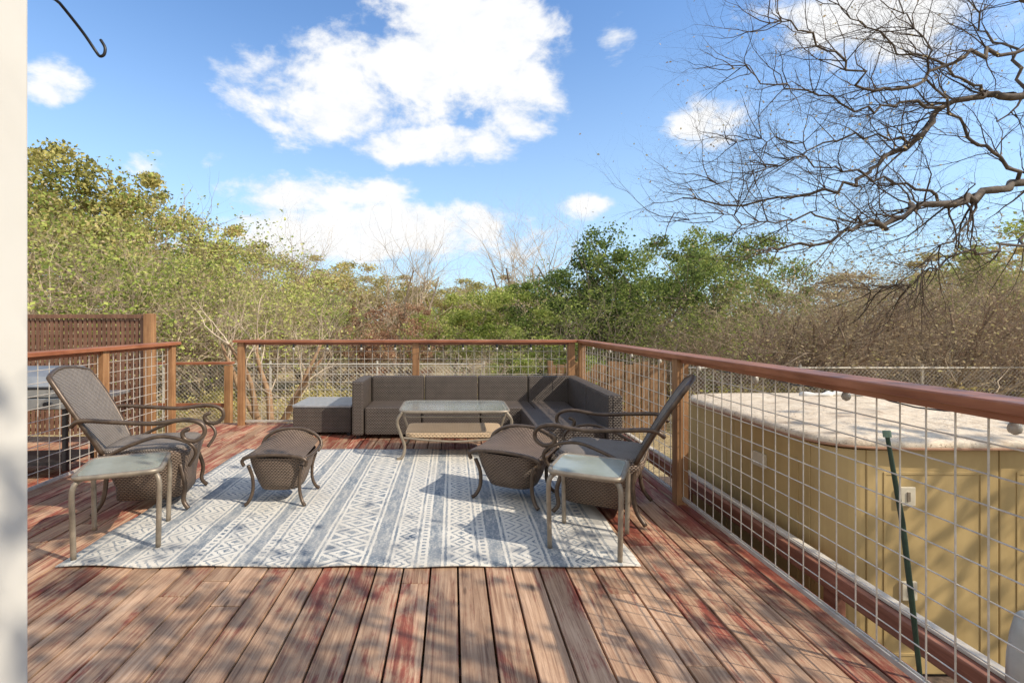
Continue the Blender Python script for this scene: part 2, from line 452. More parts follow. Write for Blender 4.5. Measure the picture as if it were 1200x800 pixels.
def coffee():
    t=thing('coffee_table','glass topped metal coffee table with woven shelf in front of the sofa','table',(.02,4.86,0))
    hx,hy=.52,.30
    MB().loft([srect(0,0,.462,hx-.01,hy-.01,10,40),srect(0,0,.470,hx-.01,hy-.01,10,40)]).build('glass_top',M_glass2,t)
    MB().tube(srect(0,0,.455,hx,hy,10,48),.014,8,closed=True).build('top_frame',M_champ,t,smooth=True)
    MB().tube(srect(0,0,.405,hx-.04,hy-.03,10,48),.009,8,closed=True).build('lower_frame',M_champ,t,smooth=True)
    for sx in(-1,1):
        for sy in(-1,1):
            MB().tube(spline([(sx*(hx-.03),sy*(hy-.02),.45),(sx*(hx+.02),sy*(hy-.02),.36),(sx*(hx-.02),sy*(hy-.03),.22),(sx*(hx-.05),sy*(hy-.04),.12),(sx*(hx-.03),sy*(hy-.02),.03),(sx*(hx+.02),sy*(hy-.01),.008)],5),[.015]*26,8).build('leg',M_champ,t,smooth=True)
    MB().loft([srect(0,0,.205,hx-.05,hy-.05,10,40),srect(0,0,.24,hx-.05,hy-.05,10,40)]).build('shelf',M_wt,t)
    for sy in(-1,1):
        MB().tube(spline([(-hx+.04,sy*(hy-.035),.205),(-.2,sy*(hy-.035),.18),(0,sy*(hy-.035),.17),(.2,sy*(hy-.035),.18),(hx-.04,sy*(hy-.035),.205)],4),.010,8).build('shelf_rail',M_champ,t)
coffee()

def armchair(label,lean=1.0):
    t=thing('wicker_armchair',label,'armchair',(0,0,0),0,'high backed wicker armchairs on the rug')
    rings=[srect(.02,0,.07,.22,.20,5),srect(.02,0,.16,.225,.21,5),srect(.01,0,.26,.25,.235,5),srect(0,0,.35,.285,.262,5),srect(0,0,.38,.295,.27,5),srect(0,0,.395,.28,.255,5)]
    MB().loft(rings,True,False).build('seat_base',M_wk,t,smooth=True)
    MB().loft([srect(0,0,.396,.278,.253,5),srect(0,0,.415,.26,.235,5),srect(0,0,.422,.20,.18,4)]).build('seat',M_sling,t,smooth=True)
    mb=MB();nu,nv=12,16
    def bp(u,v,off):
        x=-.26-.26*v*lean-.05*v*v*lean+.05*u*u*(.4+v*.4)+off; wy=.225+.045*math.sin(v*2.4)
        z=.39+.50*v+(.04*(1-u*u))*v*v
        return (x,u*wy,z)
    for off in(.012,-.012):
        for j in range(nv+1):
            for i in range(nu+1): mb.v.append(bp(-1+2*i/nu,j/nv,off))
    n1=(nu+1)*(nv+1)
    for j in range(nv):
        for i in range(nu):
            a=j*(nu+1)+i;mb.f.append((a,a+1,a+nu+2,a+nu+1));mb.f.append((n1+a+nu+1,n1+a+nu+2,n1+a+1,n1+a))
    mb.build('backrest',M_sling,t,smooth=True)
    edge=[bp(-1,j/nv,0) for j in range(nv+1)]+[bp(-1+2*i/nu,1,0) for i in range(1,nu)]+[bp(1,1-j/nv,0) for j in range(nv+1)]
    MB().tube(edge,.016,8).build('back_frame',M_bronze,t,smooth=True)
    for s in(-1,1):
        y=s*.29
        arm=spline([(-.41,s*.25,.58),(-.34,s*.28,.62),(-.15,y,.605),(.08,y,.585),(.27,y,.60),(.375,y,.57),(.395,y,.505),(.34,y,.46),(.275,y,.475),(.26,y,.52),(.30,y,.54)],6)
        MB().tube(arm,.0145,8).build('arm',M_bronze,t,smooth=True)
        MB().tube(spline([(-.20,s*.275,.385),(-.05,y,.455),(.12,y,.50),(.28,y,.46),(.34,s*.28,.385),(.29,s*.25,.29)],6),.012,8).build('arm_brace',M_bronze,t,smooth=True)
        MB().tube(spline([(.22,s*.21,.30),(.26,s*.235,.16),(.25,s*.235,.06),(.285,s*.25,.008)],5),.015,8).build('leg',M_bronze,t,smooth=True)
        MB().tube(spline([(-.25,s*.22,.40),(-.22,s*.22,.28),(-.24,s*.22,.10),(-.30,s*.235,.008)],5),.015,8).build('leg',M_bronze,t,smooth=True)
    return t
ch=armchair('wicker armchair facing right beside the left side table, its sling back lit')
ch.location=(-2.15,3.52,ZR);ch.rotation_euler=(0,0,R(14)); ch.scale=(1.0,1.03,1.04)
c2=dup(ch,(1.05,3.40,ZR),R(180-26),'wicker armchair seen side on against the right railing, facing left',(1.0,1.05,1.0))

def stool(label):
    t=thing('wicker_footstool',label,'footstool',(0,0,0),0,'wicker footstools on the rug')
    rings=[srect(0,0,.10,.150,.14,3),srect(0,0,.15,.175,.16,3),srect(0,0,.23,.20,.185,3.4),srect(0,0,.30,.218,.20,3.6),srect(0,0,.345,.224,.205,4)]
    MB().loft(rings,True,False).build('base',M_wk,t,smooth=True)
    mb=MB();nn=14
    for j in range(nn+1):
        for i in range(nn+1):
            u=-1+2*i/nn;v=-1+2*j/nn; mb.v.append((u*.218,v*.20,.345+.015*(v+1)+(.075*(1-u*u*.9)*max(v,0)**1.5)+.012*(1-u*u)))
    for j in range(nn):
        for i in range(nn):
            a=j*(nn+1)+i;mb.f.append((a,a+1,a+nn+2,a+nn+1))
    mb.build('seat',M_wk,t,smooth=True)
    MB().tube(spline([(-.225,.15,.31),(-.24,.19,.345),(-.215,.21,.40),(-.12,.215,.455),(0,.217,.468),(.12,.215,.455),(.215,.21,.40),(.24,.19,.345),(.225,.15,.31)],6),.014,8).build('rim_tube',M_bronze,t,smooth=True)
    MB().tube(spline([(-.23,-.19,.29),(-.235,-.205,.33),(-.17,-.21,.36),(0,-.212,.372),(.17,-.21,.36),(.235,-.205,.33),(.23,-.19,.29)],6),.013,8).build('rim_tube',M_bronze,t,smooth=True)
    for s in(-1,1):
        MB().tube(spline([(s*.228,-.20,.345),(s*.236,-.06,.335),(s*.238,.08,.335),(s*.235,.19,.35)],5),.012,8).build('side_tube',M_bronze,t,smooth=True)
        for q in(-1,1):
            MB().tube(spline([(s*.20,q*.185,.29),(s*.176,q*.165,.20),(s*.176,q*.16,.10),(s*.20,q*.175,.03),(s*.225,q*.19,.008)],5),.013,8).build('leg',M_bronze,t,smooth=True)
    return t
st=stool('left wicker footstool set square to the rug, nearer the left armchair')
st.location=(-1.24,3.58,ZR);st.scale=(.94,.96,.98)
dup(st,(.46,3.62,ZR),R(-28),'right wicker footstool turned at an angle, nearer the right armchair',(1.12,1.06,1))

def side_table(label):
    t=thing('side_table',label,'side table',(0,0,0),0,'small glass topped side tables')
    h=.215
    MB().loft([srect(0,0,.437,h-.012,h-.012,8,40),srect(0,0,.445,h-.012,h-.012,8,40)]).build('glass_top',M_glass,t)
    MB().tube(srect(0,0,.435,h,h,8,48),.0155,8,closed=True).build('top_frame',M_champ,t,smooth=True)
    for sx in(-1,1):
        for sy in(-1,1):
            MB().tube(spline([(sx*(h-.05),sy*(h-.05),.425),(sx*(h-.02),sy*(h-.02),.41),(sx*(h-.004),sy*(h-.004),.36),(sx*(h-.006),sy*(h-.006),.2),(sx*(h-.01),sy*(h-.01),.0)],5),.015,8).build('leg',M_champ,t,smooth=True)
    return t
s1=side_table('glass topped side table in front of the left armchair on the rug corner')
s1.location=(-1.95,2.90,ZR);s1.rotation_euler=(0,0,R(23));s1.scale=(.97,.97,1)
dup(s1,(.81,2.87,ZR),R(-25),'glass topped side table in front of the right armchair',(.93,.93,1))

# ------------------------------------------------------------------ hot tub
def tanmat():
    m,nt,b=newmat('tan cabinet plastic',.5,0,.4);co=objco(nt)
    a=noise(nt,co,3,4);c=noise(nt,objco(nt,(4,4,1.2)),1,6,.7)
    c1=ramp(nt,a,[(.3,(.43,.305,.13)),(.7,(.51,.37,.165))])
    c2=ramp(nt,c,[(.3,(.88,.86,.82)),(.55,(1.02,1.02,1.02))])
    nt.links.new(mix(nt,1.0,c1,c2,'MULTIPLY'),b.inputs['Base Color']);return m
M_tan=tanmat()
def lidmat():
    m,nt,b=newmat('stained vinyl lid',.65,0,.3);co=objco(nt)
    a=noise(nt,co,2.2,8,.75,.8);c=noise(nt,co,11,6,.75);d=noise(nt,co,45,3,.7)
    c1=ramp(nt,a,[(.33,(.46,.35,.24)),(.45,(.70,.60,.46)),(.58,(.66,.55,.41)),(.70,(.36,.25,.16))])
    c2=ramp(nt,c,[(.3,(.78,.73,.67)),(.65,(1.12,1.12,1.12))])
    cc=mix(nt,1.0,c1,c2,'MULTIPLY')
    cc=mix(nt,E(nt,d).ss(.60,.68)*.75,cc,(.17,.10,.055))
    nt.links.new(cc,b.inputs['Base Color']);bump(nt,b,a,.6,.05);return m
M_lid=lidmat()
TX,TY,TZ=3.2,3.4,-.58
t=thing('hot_tub','large tan panelled hot tub with a stained pale lid beyond the right railing','hot tub',(TX,TY,TZ))
bx0,bx1,by0,by1=2.04-TX,4.35-TX,2.60-TY,4.28-TY
ZT=1.205
M_seam=simple('dark seam',(.02,.015,.01),(.04,.03,.02),8)
cx_,cy_=(bx0+bx1)/2,(by0+by1)/2;hx_,hy_=(bx1-bx0)/2,(by1-by0)/2
MB().loft([srect(cx_,cy_,-.02,hx_-.02,hy_-.02,9,64),srect(cx_,cy_,ZT,hx_-.02,hy_-.02,9,64)]).build('cabinet_core',M_seam,t)
CR=.17
def panel(axis,a,b,side):
    z0,z1=.0,ZT-.01
    def put(u0,u1,w0,w1,d0,d1,mb):
        if axis=='x': mb.b2(u0,u1,side-d1,side-d0,w0,w1)
        else: mb.b2(side-d1,side-d0,u0,u1,w0,w1)
    m1=MB();put(a+.003,b-.003,z0,z1,-.03,.004,m1);o=m1.build('side_panel',M_tan,t,bevel=.006)
    m2=MB()
    put(a+.09,b-.09,z1-.13,z1-.115,.004,.008,m2);put(a+.09,b-.09,z0+.10,z0+.115,.004,.008,m2)
    put(a+.09,a+.105,z0+.116,z1-.131,.004,.008,m2);put(b-.105,b-.09,z0+.116,z1-.131,.004,.008,m2)
    m2.build('moulding',M_tan,o,bevel=.0018)
q=bx0+CR
for k in range(3): panel('x',q+k*.71,q+(k+1)*.71,by0)
q=by0+CR
for k in range(2): panel('y',q+k*.75,q+(k+1)*.75,bx0)
arc=[(bx0+CR,by0+CR)]+[(bx0+CR-(CR-.001)*math.sin(a*math.pi/2/10),by0+CR-(CR-.001)*math.cos(a*math.pi/2/10)) for a in range(11)]
MB().loft([[(p[0],p[1],.0) for p in arc],[(p[0],p[1],ZT-.01) for p in arc]]).build('corner_panel',M_tan,t)
rings=[]
for (zz,o_) in ((ZT-.005,.02),(ZT,.05),(ZT+.02,.056),(ZT+.038,.05),(ZT+.047,.02)):
    rings.append(srect(cx_,cy_,zz,hx_+o_,hy_+o_,7,128))
for sc,dz in ((.9,.012),(.7,.03),(.4,.045),(.1,.05)):
    rings.append([(cx_+(p[0]-cx_)*sc,cy_+(p[1]-cy_)*sc,ZT+.047+dz+.010*math.sin(p[0]*4+p[1]*3)*math.cos(p[1]*5)) for p in srect(cx_,cy_,0,hx_+.02,hy_+.02,7,128)])
MB().loft(rings).build('lid',M_lid,t,smooth=True)
MB().tube([(p[0],p[1],ZT+.008) for p in srect(cx_,cy_,0,hx_+.055,hy_+.055,7,128)],.007,6,closed=True).build('lid_piping',simple('brown piping',(.30,.15,.08),(.40,.22,.13),8),t)
M_plate=simple('cream plastic latch',(.55,.48,.34),(.66,.59,.45),12,.5,0,.03)
for (px,py) in ((1060,580),(1062,690)):
    w=P(px,py,2.60);o=MB().b2(w.x-TX-.04,w.x-TX+.04,by0-.022,by0-.006,w.z-TZ-.05,w.z-TZ+.05).build('latch',M_plate,t,bevel=.004)
    MB().b2(w.x-TX-.008,w.x-TX+.008,by0-.028,by0-.0225,w.z-TZ-.025,w.z-TZ+.025).build('clip',M_champ,o,bevel=.002)
w=P(893,538,2.04*570/363)
MB().b2(bx0-.026,bx0-.006,w.y-TY-.06,w.y-TY+.06,w.z-TZ-.045,w.z-TZ+.045).build('latch',M_plate,t,bevel=.004)
zl=TZ+ZT+.095
fo=MB();fo.tube(spline([(2.75,3.85,zl),(2.92,3.80,zl+.012),(3.05,3.88,zl+.005),(3.22,3.82,zl+.01)],5),[.02+.01*math.sin(i*1.3) for i in range(16)],8)
tag(fo.build('rolled_cloth',simple('off white cloth',(.55,.52,.47),(.72,.7,.66),14,.9,0,.4),smooth=True),'off white rolled cloth lying at the back of the hot tub lid','cloth')

# garden stake and garden light outside the rail
M_green=simple('dark green metal stake',(.012,.03,.018),(.03,.06,.035),20,.5,.2,.1)
a=P(1062,782,1.76);b_=P(1040,512,1.86);a.x=max(a.x,1.70)
t=thing('garden_stake','thin dark green stake leaning outside the right railing','stake',(a.x,a.y,a.z-.1))
d=b_-a;z1=Vector((0,0,.1))
MB().tube([(0,0,0),tuple(z1+d*.3),tuple(z1+d*.62+Vector((.008,0,0))),tuple(d+z1)],[.007,.009,.009,.007],8).build('shaft',M_green,t)
MB().tube([tuple(d+z1),tuple(d*1.03+z1)],[.013,.013],8).build('cap',simple('pale green cap',(.12,.2,.14),(.2,.3,.22),9),t)
t=thing('garden_light','pale frosted garden light on a stem at the bottom right corner','lamp',(1.79,1.52,-.65))
MB().tube([(0,0,0),(0,0,.80)],.008,8).build('stem',M_blk,t)
M_frost=simple('frosted grey plastic',(.34,.34,.31),(.46,.46,.43),9,.25,0,0)
rr=[(.80,.030),(.81,.042),(.90,.040),(.97,.033),(1.03,.022),(1.045,.010)]
MB().tube([(0,0,z) for z,_ in rr],[q for _,q in rr],16).build('shade',M_frost,t,smooth=True)

# ------------------------------------------------------------------ string lights
M_bulb=simple('frosted bulb glass',(.38,.35,.29),(.52,.48,.41),9,.12,0,0)
M_cord=M_blk
def lights(label,p0,p1,n,sag=.05):
    p0=Vector(p0);p1=Vector(p1);t=thing('string_lights',label,'string lights',p0,0,None)
    pts=[];d=p1-p0
    for i in range(n):
        for k in range(6):
            f=(i+k/6)/n; s=math.sin(k/6*math.pi)*sag; pts.append(d*f-Vector((0,0,s)))
    pts.append(d)
    MB().tube(pts,.003,5).build('cord',M_cord,t)
    for i in range(n+1):
        c=d*(i/n)
        sk=MB().tube([c+Vector((0,0,.0)),c-Vector((0,0,.04))],.013,8).build('socket',M_cord,t)
        rr=[(0,.011),(.007,.015),(.020,.018),(.031,.014),(.038,.003)]
        MB().tube([c-Vector((0,0,.04+q[0])) for q in rr],[q[1] for q in rr],10).build('bulb',M_bulb,sk,smooth=True)
lights('string of small bulbs hung under the right top rail',(1.735,1.50,1.03),(1.735,6.0,1.03),7)
lights('string of small bulbs hung under the back top rail',(-2.4,6.06,1.02),(1.4,6.06,1.02),9)

# ------------------------------------------------------------------ house wall edge + hook
M_white=simple('cream painted siding',(.60,.57,.50),(.66,.63,.56),3,.55,0,.05)
w_=MB();w_.b2(-1.3,-.76,.50,.872,-.02,3.6)
hw=w_.build('house_wall',M_white,bevel=.004)
tag(hw,'cream painted house wall corner at the left edge','wall')
tr=MB();tr.b2(-.759,-.744,.70,.745,0,3.6);tr.build('trim',M_white,hw,bevel=.003)
hook=thing('plant_hook','black metal plant hook sticking out at the top left','hook',(-.76,.82,2.16))
pts=[(0,0,0)]
base=Vector((-.76,.82,2.16))
for (px,py,Y) in ((40,-30,.88),(70,4,.95),(97,38,1.0),(112,60,1.02),(117,66,1.02),(122,64,1.02),(123,56,1.02),(118,47,1.02)):
    pts.append(tuple(P(px,py,Y)-base))
MB().tube(spline(pts,5),.0030,8).build('hook_arm',M_blk,hook,smooth=True)
MB().b2(-.004,.012,-.03,.03,-.05,.05).build('mounting_plate',M_blk,hook,bevel=.002)

# ------------------------------------------------------------------ fences
t=thing('wood_fence','weathered cedar board fence seen low through the back right railing','fence',(2.7,8.6,-.65))
mb=MB();rgn=random.Random(4)
for k in range(14):
    mb.b2(-1.0+k*.15,-1.0+k*.15+.132,-.01+rgn.uniform(-.004,.004),.01,.04,1.22+rgn.uniform(-.04,.04))
mb.build('board_panel',M_fence,t)
for zz in(.35,.95): MB().b2(-1.0,1.1,.016,.055,zz,zz+.09).build('rail',M_fence,t)
for xx in(-.95,1.05): MB().b2(xx-.045,xx+.045,.058,.148,0,1.25).build('post',M_fence,t)
def chainlink(label,x0,x1,Y,h,z0=-.65):
    t=thing('chain_link_fence',label,'fence',((x0+x1)/2,Y,z0));L=x1-x0
    mb=MB();s=.075;n=int((L+h)/s)
    for k in range(n):
        a=-L/2-h+k*s
        for sg in(1,-1):
            xa,xb=a,a+h;za,zb=0,h
            if xa<-L/2: za+=(-L/2-xa);xa=-L/2
            if xb>L/2: zb-=(xb-L/2);xb=L/2
            if xb-xa<.02: continue
            if sg==1: mb.tube([(xa,0,za),(xb,0,zb)],.0018,3,cap=False)
            else: mb.tube([(-xa,.005,za),(-xb,.005,zb)],.0018,3,cap=False)
    mb.build('mesh',M_galv,t)
    MB().tube([(-L/2,0,h),(L/2,0,h)],.014,8).build('top_rail',M_galv,t)
    m=int(L/2.4)+1
    for k in range(m+1): MB().tube([(-L/2+L*k/m,.03,0),(-L/2+L*k/m,.03,h+.06)],.022,8).build('post',M_galv,t)
chainlink('chain link fence across the yard at the left behind the deck',-7.5,.6,9.2,1.15)
chainlink('chain link fence beyond the hot tub at the right',4.2,15.5,9.0,1.10)
t=MB();t.box(11.3,11.2,-.25,2.6,.25,.8);t.box(11.3,11.2,.175,2.7,.33,.06)
tag(t.build('garden_wall',M_conc,bevel=.015),'low pale wall seen through the brush beyond the hot tub','wall')

# ------------------------------------------------------------------ vegetation
def leafmat(name,cols,trans=.35):
    m=bpy.data.materials.new(name);m.use_nodes=True;nt=m.node_tree
    nt.nodes.remove(nt.nodes['Principled BSDF'])
    g=N(nt,'ShaderNodeNewGeometry');oi=N(nt,'ShaderNodeObjectInfo');co=objco(nt,world=True)
    f=noise(nt,co,.9,1)
    v=(E(nt,g.outputs['Random Per Island'])*.55+E(nt,f)*.9-.2+(E(nt,oi.outputs['Random'])-.5)*.3).clamp()
    st=[(i/(len(cols)-1)*.7+.15,c) for i,c in enumerate(cols)]
    cr=ramp(nt,v.s,st)
    df=N(nt,'ShaderNodeBsdfDiffuse');nt.links.new(cr,df.inputs[0])
    tb=N(nt,'ShaderNodeBsdfTranslucent');nt.links.new(cr,tb.inputs[0])
    ms=N(nt,'ShaderNodeMixShader');ms.inputs[0].default_value=trans
    nt.links.new(df.outputs[0],ms.inputs[1]);nt.links.new(tb.outputs[0],ms.inputs[2]);nt.links.new(ms.outputs[0],nt.nodes['Material Output'].inputs[0])
    return m
L_oak=leafmat('olive oak leaves',[(.17,.17,.05),(.38,.355,.11),(.56,.49,.17),(.64,.52,.24)])
L_jun=leafmat('juniper leaves',[(.065,.10,.035),(.16,.225,.065),(.29,.37,.10),(.43,.46,.15)])
L_grn=leafmat('bright green leaves',[(.14,.19,.045),(.32,.39,.09),(.48,.52,.14),(.57,.55,.20)])
L_red=leafmat('russet leaves',[(.17,.085,.055),(.34,.18,.11),(.46,.28,.18),(.52,.38,.23)])
L_tan=leafmat('dry tan leaves',[(.24,.18,.11),(.45,.35,.22),(.58,.46,.29),(.50,.45,.20)])
M_bark=simple('grey brown bark',(.14,.105,.075),(.38,.30,.22),14,.9,0,.6,(1,1,.3))
def twigmat(name,c1,c2):
    m=bpy.data.materials.new(name);m.use_nodes=True;nt=m.node_tree
    nt.nodes.remove(nt.nodes['Principled BSDF']);g=N(nt,'ShaderNodeNewGeometry')
    df=N(nt,'ShaderNodeBsdfDiffuse');nt.links.new(ramp(nt,g.outputs['Random Per Island'],[(0,c1),(1,c2)]),df.inputs[0])
    nt.links.new(df.outputs[0],nt.nodes['Material Output'].inputs[0]);return m
M_twig=twigmat('grey twigs',(.33,.255,.18),(.64,.52,.38))
M_twigd=twigmat('brown twigs',(.24,.165,.12),(.52,.39,.29))
M_twigo=twigmat('oak twigs',(.045,.035,.028),(.17,.13,.10))

def leaf_mesh(name,mat,centres,sigmas,n,size,rng,flat=.6):
    cs=np.array(centres);sg=np.array(sigmas);k=rng.integers(0,len(cs),n)
    d=rng.normal(size=(n,3));d/=np.linalg.norm(d,axis=1)[:,None]
    r=rng.random(n)**.5*rng.uniform(.8,1.2,n)
    p=cs[k]+d*r[:,None]*sg[k][:,None]*np.array([1,1,.75])
    a=rng.normal(size=(n,3));a/=np.linalg.norm(a,axis=1)[:,None]
    b=rng.normal(size=(n,3));b-=a*(a*b).sum(1)[:,None];b/=np.linalg.norm(b,axis=1)[:,None]
    s=size*rng.uniform(.6,1.4,n)[:,None]
    v=np.empty((n,4,3));v[:,0]=p-a*s;v[:,1]=p+b*s*flat;v[:,2]=p+a*s;v[:,3]=p-b*s*flat
    me=bpy.data.meshes.new(name);me.vertices.add(n*4);me.vertices.foreach_set('co',v.reshape(-1))
    me.loops.add(n*4);me.loops.foreach_set('vertex_index',np.arange(n*4,dtype=np.int32))
    me.polygons.add(n);me.polygons.foreach_set('loop_start',np.arange(0,n*4,4,dtype=np.int32));me.polygons.foreach_set('loop_total',np.full(n,4,dtype=np.int32))
    me.materials.append(mat);me.update(calc_edges=True);return me
def grow(mb,p,d,L,r,lvl,maxl,rg,kids,wig=.28,up=.05,ends=None,sides=(7,5,4,3,3)):
    n=(7,6,5,4,3)[min(lvl,4)];pts=[p.copy()];rad=[r];q=p.copy();dd=d.normalized()
    for i in range(n):
        dd=(dd+Vector((rg.gauss(0,1),rg.gauss(0,1),rg.gauss(0,1)))*wig*.6+Vector((0,0,up))).normalized()
        q=q+dd*(L/n);pts.append(q.copy());rad.append(max(r*(1-.8*(i+1)/n),r*.15))
    mb.tube(pts,rad,sides[min(lvl,4)],cap=False)
    if ends is not None and lvl>=maxl-1: ends.append(tuple(pts[-1]))
    if lvl>=maxl: return
    for k in range(kids[lvl]):
        t=rg.uniform(.2,1.0) if k else 1.0
        i=min(int(t*n),n-1);f=t*n-i;o=pts[i].lerp(pts[i+1],min(f,1))
        ax=dd.orthogonal().normalized();ax.rotate(Matrix.Rotation(rg.uniform(0,6.283),3,dd))
        cd=(pts[i+1]-pts[i]).normalized();ang=rg.uniform(.4,1.1)
        nd=(cd*math.cos(ang)+ax*math.sin(ang))
        grow(mb,o,nd,L*rg.uniform(.42,.68),rad[i]*rg.uniform(.4,.6),lvl+1,maxl,rg,kids,wig,up,ends,sides)

def leafy_proto(name,seed,mat,rad=.36,lo=.12,nclump=85,n=20000,size=.0076,spread=.082,shape='round'):
    rg=random.Random(seed);rng=np.random.default_rng(seed)
    tr=MB()
    for k in range(3):
        a=rg.uniform(0,6.28);grow(tr,Vector((rg.uniform(-.03,.03),rg.uniform(-.03,.03),0)),Vector((math.cos(a)*.35,math.sin(a)*.35,1)),.62,.014,0,2,rg,(6,4,3),.25,.08)
    cs=[];sg=[]
    for k in range(nclump):
        while True:
            u=Vector((rg.uniform(-1,1),rg.uniform(-1,1),rg.uniform(-1,1)))
            if .35<u.length<1:break
        zz=lo+(1-lo)*(u.z*.5+.5)
        w=1.0
        if shape=='cone': w=1.15-.75*(u.z*.5+.5)
        z2=zz*(1.0-.08*rg.random())
        cs.append((u.x*rad*w,u.y*rad*w,z2*.96));sg.append(spread*rg.uniform(.45,1.4))
    return tr.mesh(name+'_trunk',M_bark),leaf_mesh(name+'_crown',mat,cs,sg,n,size,rng)
def bare_proto(name,seed,mat,stems,kids,lean=.5,leafm=None,nleaf=0,L=.6,r=.012,size=.007,up=.05,maxl=3):
    rg=random.Random(seed);rng=np.random.default_rng(seed);tr=MB();tw=MB();ends=[]
    for k in range(stems):
        a=rg.uniform(0,6.28);l=rg.uniform(.1,lean)
        d=Vector((math.cos(a)*l,math.sin(a)*l,1)).normalized();p=Vector((rg.uniform(-.04,.04),rg.uniform(-.04,.04),0))
        n=6;pts=[p.copy()];rad=[r];q=p.copy()
        for i in range(n):
            d=(d+Vector((rg.gauss(0,.12),rg.gauss(0,.12),.04))).normalized();q=q+d*L/n;pts.append(q.copy());rad.append(r*(1-.7*(i+1)/n))
        tr.tube(pts,rad,5,cap=False)
        for m in range(kids[0]):
            t=rg.uniform(.15,1);i=min(int(t*n),n-1);ax=d.orthogonal().normalized();ax.rotate(Matrix.Rotation(rg.uniform(0,6.283),3,d))
            ang=rg.uniform(.3,.9);nd=(pts[i+1]-pts[i]).normalized()*math.cos(ang)+ax*math.sin(ang)
            grow(tw,pts[i].copy(),nd,L*rg.uniform(.45,.75),rad[i]*.5,1,maxl,rg,kids,.3,up,ends)
    out=[tr.mesh(name+'_trunk',M_bark),tw.mesh(name+'_crown',mat)]
    if leafm: out.append(leaf_mesh(name+'_leaves',leafm,ends,[.04]*len(ends),nleaf,size,rng))
    return out
oakA=leafy_proto('oak',1,L_oak);oakB=leafy_proto('oak',2,L_oak,nclump=70,rad=.40);oakT=leafy_proto('oakt',8,L_tan,nclump=60,rad=.40,n=12000)
junA=leafy_proto('juniper',3,L_jun,nclump=95,rad=.36,shape='cone',lo=.05);junB=leafy_proto('juniper',4,L_jun,nclump=80,rad=.38,lo=.05)
grnA=leafy_proto('bush',5,L_grn,nclump=70,rad=.45,lo=.05,size=.009,n=16000)
redA=leafy_proto('bush',6,L_red,nclump=60,rad=.42,lo=.05,n=11000,size=.0085)
brushA=bare_proto('brush',11,M_twig,11,(7,6,5,3),.9,L_tan,2600,.60,.010,.006)
brushB=bare_proto('brush',12,M_twigd,11,(7,6,5,3),1.0,L_tan,2000,.58,.010,.006)
bareA=bare_proto('bare',13,M_twig,4,(9,8,7,4),.35,None,0,.68,.012,up=.09)
brushC=bare_proto('brush',14,M_twig,9,(7,6,5,3),.8,L_grn,8000,.60,.010,.0072)
def put(kind,proto,px,Y,top,width,label,cat,group=None):
    X=(px-CX)*Y/FPX;zt=H+(CY-top)*Y/FPX;h=zt+.65
    t=thing(kind,label,cat,(X,Y,-.65),random.uniform(0,6.28),group)
    for i,me in enumerate(proto):
        o=bpy.data.objects.new(('trunk','crown','leaves')[i],me);C.objects.link(o);o.parent=t
    t.scale=(width,width,h)
    return t
